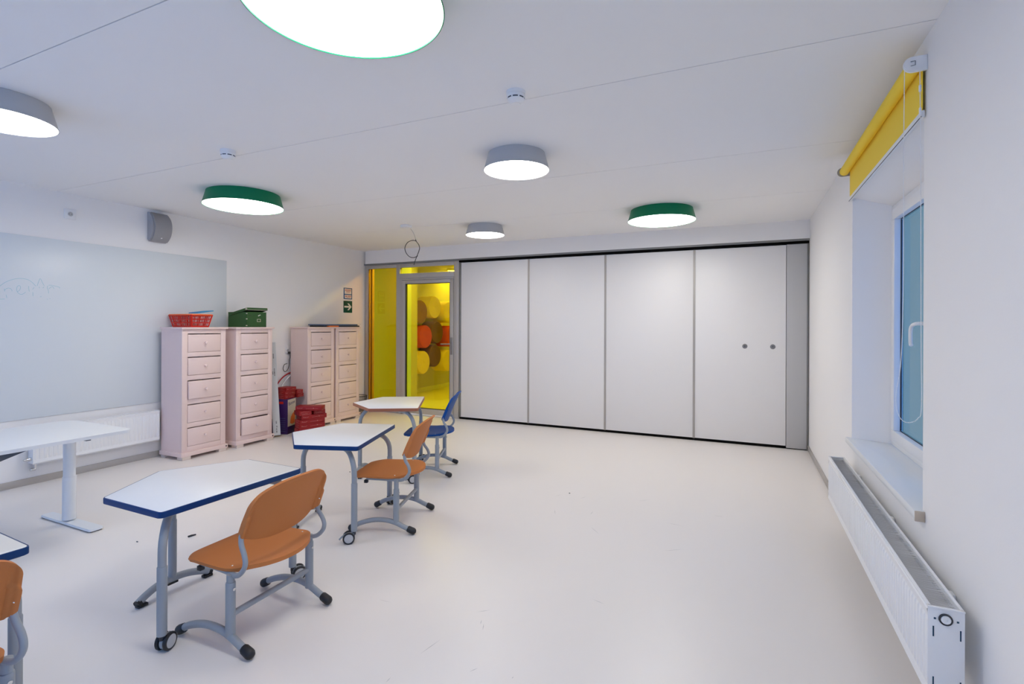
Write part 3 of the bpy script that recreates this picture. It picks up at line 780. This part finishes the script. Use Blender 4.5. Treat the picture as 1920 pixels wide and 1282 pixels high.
o.location = (-5.55, 3.785, 1.588); o.rotation_euler = (R(9), 0, R(-6))
tag(o, 'turquoise plastic tray lying tilted on the red basket', 'tray')

# green card box with tilted lid
t = thing('storage_box', 'dark green card storage box with raised lid on a pink chest', 'box', (-5.575, 4.395, 1.416), R(-1))
gw, gd, gh = .275, .33, .185
bm = B()
bx(bm, (-gd/2, -gw/2, 0), (gd/2, gw/2, .004)); bx(bm, (-gd/2, -gw/2, 0), (gd/2, -gw/2+.004, gh)); bx(bm, (-gd/2, gw/2-.004, 0), (gd/2, gw/2, gh)); bx(bm, (-gd/2, -gw/2, 0), (-gd/2+.004, gw/2, gh)); bx(bm, (gd/2-.004, -gw/2, 0), (gd/2, gw/2, gh))
bd_ = obj('body', bm, 'gbox', t, smooth=0)
bm = B()
X = gd/2
for (ya, yb, za, zb) in ((.035, .085, .105, .110), (.035, .085, .075, .080), (.035, .040, .075, .110), (.080, .085, .075, .110)): bx(bm, (X, ya-.03, za-.01), (X+.004, yb-.03, zb-.01), .001)
obj('label_holder', bm, 'metal', bd_)
for z in (.02, .10, .165): obj('corner_rivet', bx(B(), (X-.012, -gw/2-.001, z-.006), (X+.001, -gw/2+.012, z+.006), .001), 'metal', bd_)
bm = B(); ribbon(bm, [(.02, .142), (.03, .138), (.036, .146), (.055, .150)], .008, X+.0006); obj('scuff', bm, 'signw', bd_, smooth=0)
bm = B(); ribbon(bm, [(-.11, .142), (-.075, .14)], .005, X+.0006); obj('faint_writing', bm, 'ink', bd_, smooth=0)
bm = B()
bx(bm, (-gd/2-.004, -gw/2-.006, .0), (gd/2+.004, gw/2+.006, .004))
for q in (((-gd/2-.004, -gw/2-.006, -.026), (gd/2+.004, -gw/2-.003, .004)), ((-gd/2-.004, gw/2+.003, -.026), (gd/2+.004, gw/2+.006, .004)), ((gd/2+.001, -gw/2-.006, -.026), (gd/2+.004, gw/2+.006, .004)), ((-gd/2-.004, -gw/2-.006, -.026), (-gd/2-.001, gw/2+.006, .004))): bx(bm, *q)
lid = obj('lid', bm, 'gbox', t, smooth=0)
lid.location = (.012, .0, gh+.012); lid.rotation_euler = (0, R(-12), 0)
for s in (-1, 1): obj('metal_corner', bx(B(), (gd/2-.02, s*(gw/2+.0065)-.004, -.024), (gd/2+.006, s*(gw/2+.0065)+.002, .006), .002), 'metal', lid)
obj('metal_edge', bx(B(), (gd/2+.0035, -gw/2, -.0265), (gd/2+.006, gw/2, -.022)), 'metal', lid)

# flat things on the farther chests
o = obj('tray', prism(B(), roundpoly([(-.19, -.42), (.12, -.42), (.12, .34), (-.19, .34)], .04), 0, .022, .006), 'dark', None, loc=(-5.62, 6.02, 1.4165))
tag(o, 'flat dark tray lying across two pink chests, lowest of the pile', 'tray')
o = obj('folder', prism(B(), roundpoly([(-.17, -.44), (.15, -.44), (.15, .27), (-.17, .29)], .02), 0, .018, .004), 'slate', None, loc=(-5.62, 6.0, 1.4615))
o.location.z = 1.4390
tag(o, 'large blue grey folder lying on the dark tray', 'folder')
o = obj('paper_sheet', bx(B(), (-.1, -.16, 0), (.1, .16, .002)), 'greenp', None, loc=(-5.64, 6.26, 1.4572))
tag(o, 'thin green sheet sticking out on top of the blue grey folder', 'sheet')
o = obj('card_packet', bx(B(), (-.02, -.10, 0), (.02, .10, .019), .002), 'orangep', None, loc=(-5.478, 5.74, 1.4165))
tag(o, 'small orange packet at the front edge beside the dark tray', 'packet')

# long flat carton leaning on the wall
t = thing('long_carton', 'tall narrow white carton leaning on the wall beside a pink chest', 'carton')
a, b_ = Vector((-5.44, 4.725, .004)), Vector((-5.785, 4.935, 1.20))
dz = (b_-a).normalized(); dx = (Vector((.80, -.60, 0))-dz*Vector((.80, -.60, 0)).dot(dz)).normalized(); dy = dz.cross(dx)
t.matrix_world = Matrix((dx, dy, dz)).transposed().to_4x4(); 
t.location = a
L_ = (b_-a).length
obj('carton_body', bx(B(), (-.025, -.043, 0.02), (.025, .043, L_), .002), 'card', t)
bm = B(); rr = random.Random(5)
for z0_, z1_, yy in ((1.02, 1.10, -.016), (1.04, 1.10, .008), (.80, .90, .012), (.82, .86, -.01), (.05, .075, .0), (.09, .105, .0), (.12, .14, .004), (.17, .20, .0)):
    z = z0_
    while z < z1_:
        l = rr.uniform(.002, .006); bx(bm, (.0252, yy-.006, z), (.0256, yy+.006, z+l)); z += l+rr.uniform(.001, .004)
obj('print', bm, 'ink', t, smooth=0, label='small black print')

# purple carton and red card boxes
t = thing('purple_carton', 'purple carton with a cream front under red boxes', 'carton', (-5.454, 4.904, 0), R(18))
# local: front face along +y from origin (0..0.2), purple side along -x
obj('carton_body', bx(B(), (-.25, 0, 0), (0, .205, .462), .002), 'purple', t)
bm = B(); bx(bm, (.0002, .004, .10), (.0008, .201, .455)); obj('front_print', bm, 'cream', t, smooth=0)
bm = B(); P_ = []
prs = [(.0012, .02+.16*k/8, .24+.10*math.sin(k*.9)) for k in range(9)]
vsq = [(.06, .14), (.11, .12), (.17, .13), (.185, .22), (.16, .28), (.12, .26), (.08, .22)]
v_ = [bm.verts.new((.0012, p[0], p[1])) for p in vsq]; bm.faces.new(v_)
obj('fruit_picture', bm, 'orangep', t, smooth=0)
obj('lettering', text_bm('Bonne', .062, Matrix.Translation((.0014, .10, .405)) @ Matrix.Rotation(PI/2, 4, 'Z') @ Matrix.Rotation(PI/2, 4, 'X') @ Matrix.Rotation(R(8), 4, 'Z')), 'purple', t, smooth=0)
bm = B()
for k in range(7): bx(bm, (-.20, -.0008, .04+.028*k), (-.03, -.0002, .044+.028*k))
obj('side_print', bm, 'slate', t, smooth=0)
obj('side_label', bx(B(), (-.22, -.0008, .20), (-.16, -.0002, .31)), 'card', t, smooth=0); obj('side_label', bx(B(), (-.23, -.0008, .36), (-.14, -.0002, .44)), 'card', t, smooth=0)
bm = B(); bx(bm, (-.12, -.0012, .40), (-.06, -.0004, .43)); obj('seal', bm, 'redb', t, smooth=0)

rbl, rbw, rbh = .33, .16, .0550
def redbox_proto(label):
    t = thing('card_box', label, 'box', (0, 0, 0), 0, 'flat red card boxes')
    bm = B(); bx(bm, (-rbw/2, -rbl/2, 0), (rbw/2, rbl/2, rbh), .0015); obj('carton', bm, 'red', t)
    bm = B()
    X = rbw/2+.0006; q = rbl/.40
    ribbon(bm, [(a_*q, c_) for a_, c_ in [(-.175, .026), (-.168, .040), (-.160, .030), (-.150, .028), (-.143, .034), (-.136, .027), (-.124, .031), (-.114, .027), (-.104, .030), (-.09, .036)]], .0022, X)
    obj('script', bm, 'pinkink', t, smooth=0)
    bm = B(); ribbon(bm, [(-.04*q, .026), (.06*q, .028), (.15*q, .026)], .0016, X); obj('underline', bm, 'pinkink', t, smooth=0)
    bm = B(); ribbon(bm, [(.07*q, .030), (.082*q, .030)], .009, X+.0002); obj('emblem', bm, 'pinkink', t, smooth=0)
    bm = B()
    for yv in (-rbl/2-.0006,):
        for pts in ([(-.06, .044), (-.02, .046), (.05, .044)], [(-.065, .024), (-.055, .034), (-.048, .022), (-.035, .028), (-.02, .022), (.0, .027), (.03, .022)], [(-.05, .012), (.06, .013)]):
            P = smooth_path([(a_, yv, c_) for a_, c_ in pts], 3)
            for i in range(len(P)-1):
                d = Vector((0, 0, .0009)); bm.faces.new([bm.verts.new(q) for q in (P[i]-d, P[i+1]-d, P[i+1]+d, P[i]+d)])
    obj('end_lettering', bm, 'pinkink', t, smooth=0)
    return t
xs_ = -5.05-rbw/2
z_ = lambda k: k*(rbh+.0006)
sx_, sy_ = -5.155, 4.995
red = redbox_proto('red card box at floor level, lowest of the front stack'); red.location = (sx_, sy_, 0); red.rotation_euler = (0, 0, R(-18))
dup(red, (sx_, sy_-.006, z_(1)), R(-21), 'red card box second from the floor in the front stack')
dup(red, (sx_+.004, sy_, z_(2)), R(-20), 'red card box third from the floor in the front stack')
dup(red, (sx_, sy_+.004, z_(3)), R(-19), 'red card box fourth from the floor in the front stack')
dup(red, (sx_+.006, sy_+.03, z_(4)), R(-22), 'red card box under the two end-on boxes in the front stack')
rs = dup(red, (sx_-.05, sy_-.07, z_(5)), R(68), 'red card box end-on in the front stack, on the carton side')
rt2 = dup(red, (sx_+.01, sy_+.105, z_(5)), R(70), 'red card box end-on in the front stack, on the drawers side')
dup(red, (sx_, sy_+.01, z_(6)), R(-62), 'red card box lying topmost on the front stack')
rs.scale = rt2.scale = (.97, .56, 1)
for k, (dx_, dy_, rz) in enumerate(((0, 0, 1), (.004, .015, -1), (-.004, .03, 1.5), (.0, .045, -1))):
    dup(red, (-5.350+dx_*.5, 5.165+dy_, z_(k)), R(rz*.4), ['red card box lowest of the low stack behind the front stack', 'red card box second of the low stack behind the front stack',
        'red card box third of the low stack behind the front stack', 'red card box topmost of the low stack behind the front stack'][k])
def small(o, sc=(1.05, .56, .9)):
    o.scale = sc
    return o
h2 = rbh*.9+.0006
ux, uy = -5.575, 4.967
small(dup(red, (ux, uy, .4625), R(8), 'small red card box on the purple carton, lowest of three'))
small(dup(red, (ux+.004, uy+.006, .4625+h2), R(4), 'small red card box on the purple carton, middle of three'))
small(dup(red, (ux+.004, uy+.018, .4625+2*h2), R(6), 'small red card box on the purple carton, topmost of three'))
small(dup(red, (-5.585, 5.150, .4625), R(96), 'small red card box overhanging the purple carton, lower of two'), (.70, .56, .9))
small(dup(red, (-5.59, 5.147, .4625+h2), R(93), 'small red card box overhanging the purple carton, upper of two'), (.68, .56, .9))

# hoops behind
for nm, mm, x, yc, lab in (('hoop', 'hred', -5.829, 5.373, 'red plastic hoop leaning on the wall behind the cartons'), ('hoop', 'white', -5.810, 5.46, 'white plastic hoop leaning on the wall behind the cartons')):
    o = obj('hoop', tube(B(), [(0, .385*math.cos(2*PI*k/64), .385*math.sin(2*PI*k/64)) for k in range(64)], .0085, 10, closed=True), mm, None, loc=(x, yc, .394))
    tag(o, lab, 'hoop', 'plastic hoops')

# wire bin
t = thing('waste_bin', 'dark wire waste bin beside the glass door', 'bin', (-5.66, 6.52, 0))
bm = B(); n = 40
for s in (1, -1):
    for k in range(n):
        a = 2*PI*k/n; c = a+s*.55
        tube(bm, [(.095*math.cos(a), .095*math.sin(a), .006), (.107*math.cos((a+c)/2), .107*math.sin((a+c)/2), .15), (.125*math.cos(c), .125*math.sin(c), .297)], .0016, 4)
lathe(bm, [(.095, .002), (.095, .006)], 40)
obj('mesh_body', bm, 'wire', t)
obj('rim', tube(B(), [(.125*math.cos(2*PI*k/40), .125*math.sin(2*PI*k/40), .30) for k in range(40)], .005, 8, closed=True), 'black', t)

# ------------------------------------------------------------------ white sit-stand desk
t = thing('sit_stand_desk', 'white desk with one round column on a flat foot by the whiteboard', 'desk', (-4.435, 1.45, 0))
bm = B(); prism(bm, roundpoly([(-.405, -.80), (.405, -.80), (.435, 0), (.425, .785), (-.41, .785)], [.1, .1, .01, .07, .09], 8), .668, .690, .003); obj('desktop', bm, 'deskw', t)
for yy in (.60, -.56):
    bm = B(); lathe(bm, [(.040, .03), (.040, .34), (.036, .341), (.036, .668)], 28, Matrix.Translation((-.02, yy, 0))); obj('column', bm, 'deskw', t)
    bm = B()
    ol = roundpoly([(-.33, -.04), (.335, -.045), (.335, .045), (-.33, .04)], .02, 4)
    lo = [bm.verts.new((p[0], p[1]+yy, .008)) for p in ol]
    hi = [bm.verts.new((p[0]*.985, p[1]*.93+yy, .030 if abs(p[0]) < .15 else .022)) for p in ol]
    bm.faces.new(lo[::-1]); bm.faces.new(hi)
    for i in range(len(ol)): bm.faces.new((lo[i], lo[(i+1) % len(ol)], hi[(i+1) % len(ol)], hi[i]))
    f_ = obj('foot', bm, 'deskw', t, smooth=50)
    obj('glide', bx(B(), (.28, -.035+yy, 0), (.325, .035+yy, .0085), .003), 'black', f_); obj('glide', bx(B(), (-.32, -.035+yy, 0), (-.28, .035+yy, .0085), .003), 'black', f_)
bm = B(); bx(bm, (-.06, -.65, .640), (.06, .66, .668), .003); obj('support_beam', bm, 'deskw', t)
bm = B()
v = [bm.verts.new(p) for p in ((.405, -.68, .6675), (.405, .20, .6675), (.405, .02, .612), (.405, -.68, .612), (.10, -.68, .6675), (.10, .20, .6675), (.10, .02, .612), (.10, -.68, .612))]
for f_ in ((0, 1, 2, 3), (7, 6, 5, 4), (0, 4, 5, 1), (1, 5, 6, 2), (2, 6, 7, 3), (3, 7, 4, 0)): bm.faces.new([v[k] for k in f_])
obj('cable_tray', bm, 'dgrey', t, smooth=0)
obj('hook', bx(B(), (.36, .50, .655), (.40, .53, .668), .003), 'dgrey', t)

# ------------------------------------------------------------------ five-sided school tables
S_ = .4446; LL = .770
def table(label, H, loc, rotz, edge, casters, ax_=-.55):
    t = thing('school_table', label, 'table', (loc[0], loc[1], 0), R(rotz), 'five-sided school tables')
    ol = [(0, -LL/2), (0, LL/2), (-S_, LL/2), (-S_-LL/2*math.tan(R(30)), 0), (-S_, -LL/2)]
    ol = roundpoly(ol, .018, 4)
    def scale(o_, d):
        c = Vector((-.30, 0)); return [tuple(c+(Vector(p)-c)*(1-d/(Vector(p)-c).length)) for p in o_]
    bm = B(); prism(bm, ol, H-.028, H-.0006, .003); tt = obj('edge_band', bm, edge, t, smooth=50)
    bm = B(); prism(bm, scale(ol, .006), H-.027, H, .0008); obj('tabletop', bm, 'tabletop', t, smooth=50)
    bm = B(); prism(bm, scale(ol, .02), H-.034, H-.0281); obj('underside', bm, 'greyl', t, smooth=50)
    spots = [(-.036, -.355, 135), (-.036, .355, -135), (ax_, 0, 0)]
    zt = H-.034
    for i, (lx, ly, dr) in enumerate(spots):
        d = Vector((math.cos(R(dr)), math.sin(R(dr)), 0)); base = Vector((lx, ly, 0)); rb = .150
        zlow = .078 if i < 2 else .062
        bm = B()
        pts = [base+Vector((0, 0, .36)), base+Vector((0, 0, zt-.018-rb))]
        for k in range(1, 9):
            a = R(90*k/8); pts.append(base+d*rb*(1-math.cos(a))+Vector((0, 0, zt-.018-rb+rb*math.sin(a))))
        pts.append(base+d*(rb+.06)+Vector((0, 0, zt-.018)))
        tube(bm, pts, .0175, 14)
        leg = obj('leg', bm, 'steel', t)
        bm = B(); lathe(bm, [(.0205, zlow), (.0205, H-.255), (.0195, H-.252), (.0175, H-.251)], 20, Matrix.Translation(base)); obj('outer_tube', bm, 'steel', leg)
        if i < 2:
            ca = R(casters[i][0]); off = casters[i][1]; fx = Vector((math.cos(ca), math.sin(ca), 0)); sd = Vector((-fx.y, fx.x, 0))
            cc = base+fx*off+Vector((0, 0, .0385))
            c_ = obj('caster', lathe(B(), [(.011, .055), (.011, .078), (.016, .078), (.016, .081)], 16, Matrix.Translation(base)), 'dark', t)
            ax = Matrix((fx, Vector((0, 0, 1)), sd)).transposed().to_4x4()   # lathe axis -> sd
            bm = B(); lathe(bm, [(.030, -.009), (.033, -.006), (.033, .006), (.030, .009)], 24, Matrix.Translation(cc) @ ax); tube(bm, [cc+Vector((0, 0, .02)), base+Vector((0, 0, .06))], .013, 10); obj('housing', bm, 'steel', c_)
            for s in (-1, 1):
                w_ = obj('wheel', lathe(B(), [(.026, s*.010), (.036, s*.0115), (.0385, s*.016), (.0385, s*.023), (.035, s*.027), (.029, s*.0275), (.0285, s*.026)], 32, Matrix.Translation(cc) @ ax), 'black', c_)
                obj('hub', lathe(B(), [(.0285, s*.012), (.0285, s*.0268), (.026, s*.0275)], 28, Matrix.Translation(cc) @ ax), 'greylamp', c_)
            bm = B(); tube(bm, [cc+fx*.02+Vector((0, 0, .025)), cc+fx*.048+Vector((0, 0, .004)), cc+fx*.060+Vector((0, 0, -.008))], .006, 8); obj('brake', bm, 'steel', c_)
    bm = B()
    arc = [(ax_+.035+p_[0], p_[1], p_[2]) for p_ in [(0, -.195, .022), (-.012, -.15, .040), (-.030, -.08, .055), (-.035, 0, .060), (-.030, .08, .055), (-.012, .15, .040), (0, .195, .022)]]
    tube(bm, arc, .019, 14, sm=4); ft = obj('foot', bm, 'steel', t)
    for s in (-1, 1):
        bm = B(); tube(bm, [(ax_+.032, s*.183, .0262), (ax_+.0365, s*.199, .0195)], .0195, 14)
        bx(bm, (ax_+.018, min(s*.150, s*.1985), 0), (ax_+.052, max(s*.150, s*.1985), .014), .003); obj('foot_cap', bm, 'black', ft)
    bm = B(); bx(bm, (ax_-.010, -.028, .030), (ax_+.010, .028, .046), .003); obj('rubber_pad', bm, 'black', ft)
    return t
table('blue-edged white school table between the nearest orange chair and white desk', .632, (-2.287, 1.768), -.8, 'blue', [(110, .024), (62, .034)], -.548)
table('blue-edged white school table in the middle of the row of tables', .646, (-2.428, 3.008), 18.9, 'blue', [(-157, .034), (92, .036)], -.578)
table('brown-edged white school table in front of the yellow glass', .690, (-2.883, 4.227), 29.6, 'brown', [(-160, .02), (78, .036)], -.595)
table('blue-edged white school table cut off by the left edge of the photo', .635, (-2.392, .590), -3, 'blue', [(150, .02), (30, .02)])

# ------------------------------------------------------------------ school chairs (seat opens towards -x)
def chair(label, loc, rotz, dh=0., col='orange'):
    t = thing('school_chair', label, 'chair', (loc[0], loc[1], 0), R(rotz), 'plastic school chairs')
    def xf(v): return -.238+.036*abs(v)**7
    def xr(v): return .128+.108*(1-abs(v)**2.2)
    def seat(u, v_):
        v = v_*2-1; x = xf(v)+(xr(v)-xf(v))*u
        hw = .236*(1-.05*(1-u)**2)-.02*max(0, (u-.8)/.2)**2-.014*max(0, (.10-u)/.10)**2
        z = dh+.368-.014*(1-v*v)*math.sin(PI*min(1, u*1.1))-.014*max(0, (.25-u)/.25)**2+.006*max(0, u-.7)/.3-.006*max(0, abs(v)-.8)/.2
        return Vector((x, v*hw, z))
    obj('seat', shell(B(), seat, 26, 26, lambda u, v_: .013+.006*max(0, (u-.9)/.1)), col, t, smooth=60)
    def back(u, v_):   # u: height, v: side
        v = math.sin((v_*2-1)*PI/2); a = abs(v)
        zt = .645+.107*max(0, 1-a**2.6)**.55; zb = .464+.055*a**3
        z = zb+(zt-zb)*u
        y = v*(.233-.012*max(0, (z-.58)/.15))
        x = .166+.36*(z-.46)+.25*(z-.46)**2-.050*v*v+.010*max(0, (a-.86)/.14)
        return Vector((x, y, z+dh))
    def brim(u, v_):
        a = abs(math.sin((v_*2-1)*PI/2))
        sm = lambda e0, e1, x: (lambda q: q*q*(3-2*q))(min(1, max(0, (x-e0)/(e1-e0))))
        t = .009+.010*sm(.90, .95, a)+.006*sm(.92, .97, u)*(1-sm(.90, .95, a))
        return t+.008*sm(.845, .87, a)*(1-sm(.58, .64, u))
    obj('backrest', shell(B(), back, 26, 56, brim, (.97, 0, -.22)), col, t, smooth=60)
    for s in (-1, 1):
        for q in ((.184, s*.220, .552+dh), (.085, s*.205, .3635+dh)):
            bm = B(); bmesh.ops.create_uvsphere(bm, u_segments=10, v_segments=6, radius=.006, matrix=Matrix.Translation(q)); obj('screw', bm, 'chrome', t)
    for s in (-1, 1):
        y = s*.235
        bm = B(); tube(bm, [(-.215, y, .025), (-.16, y, .058), (-.07, y, .086), (.02, y, .092), (.10, y, .078), (.17, y, .048), (.228, y, .024)], .0165, 14, sm=5)
        ft = obj('foot', bm, 'steel', t)
        for (p, q) in (((-.186, y, .043), (-.226, y, .022)), ((.190, y, .041), (.236, y, .022))):
            p, q = Vector(p), Vector(q); bm = B(); tube(bm, [p, p.lerp(q, .15), p.lerp(q, .8), p.lerp(q, 1.0), p.lerp(q, 1.18), p.lerp(q, 1.28)], [.0175, .021, .0225, .0215, .016, .006], 14); obj('foot_cap', bm, 'black', ft)
        bm = B(); lathe(bm, [(.0205, .07), (.0205, .306), (.0195, .310), (.0165, .311), (.0165, .345+dh)], 20, Matrix.Translation((.107, y*.985, 0))); lg = obj('leg', bm, 'steel', t)
        bm = B(); lathe(bm, [(.007, 0), (.007, .004), (.005, .005)], 14, Matrix.Translation((.1265, y*.985, .282)) @ Matrix.Rotation(PI/2, 4, 'Y')); obj('leg_bolt', bm, 'chrome', lg)
        ys_ = s*.226
        bm = B(); tube(bm, [(p_[0], p_[1], p_[2]+dh) for p_ in [(-.12, s*.20, .338), (0, s*.208, .339), (.10, s*.222, .341), (.150, s*.232, .346), (.188, s*.236, .376), (.203, s*.236, .410), (.194, s*.234, .445), (.170, s*.229, .482), (.162, s*.224, .515), (.166, s*.221, .540)]], .011, 12, sm=5)
        obj('back_tube', bm, 'steel', t)
    obj('crossbar', tube(B(), [(.107, -.225, .165), (.107, .225, .165)], .0135, 12), 'steel', t)
    for s in (-1, 1): obj('bumper', bx(B(), (-.135, s*.205-.012, .308+dh), (-.110, s*.205+.012, .330+dh), .003), 'black', t)
    return t
chair('orange plastic school chair nearest the camera at the front blue-edged table, wholly in view', (-2.170, 1.771), 1.5)
chair('orange plastic school chair at the middle blue-edged table', (-2.357, 3.089), 17.4, .028)
chair('dark blue plastic school chair at the brown-edged table', (-2.831, 4.306), 23, .040, 'bluep')
chair('orange plastic school chair cut off by the left edge of the photo', (-2.292, .605), 0, .012)

# ------------------------------------------------------------------ small litter on the floor
o = obj('pen_cap', tube(B(), [(-.022, 0, .006), (.0, .004, .006), (.026, .002, .006)], [.006, .0065, .004], 8), 'ink', None, loc=(-3.417, 2.27, 0)); o.rotation_euler = (0, 0, R(72)); tag(o, 'small dark pen cap on the floor under the front table', 'pen cap')
for (x, y, l, lab) in ((-3.509, 3.914, .012, 'tiny dark crumb on the floor by the middle table'), (-1.352, 4.221, .012, 'tiny dark crumb on the open floor before the partition'), (-3.656, 2.059, .014, 'tiny grey crumb on the floor beside the front table')):
    o = obj('crumb', box(B(), (0, 0, .003), (l, .006, .006), .002), 'dgrey', None, loc=(x, y, 0)); tag(o, lab, 'crumb', 'crumbs on the floor')
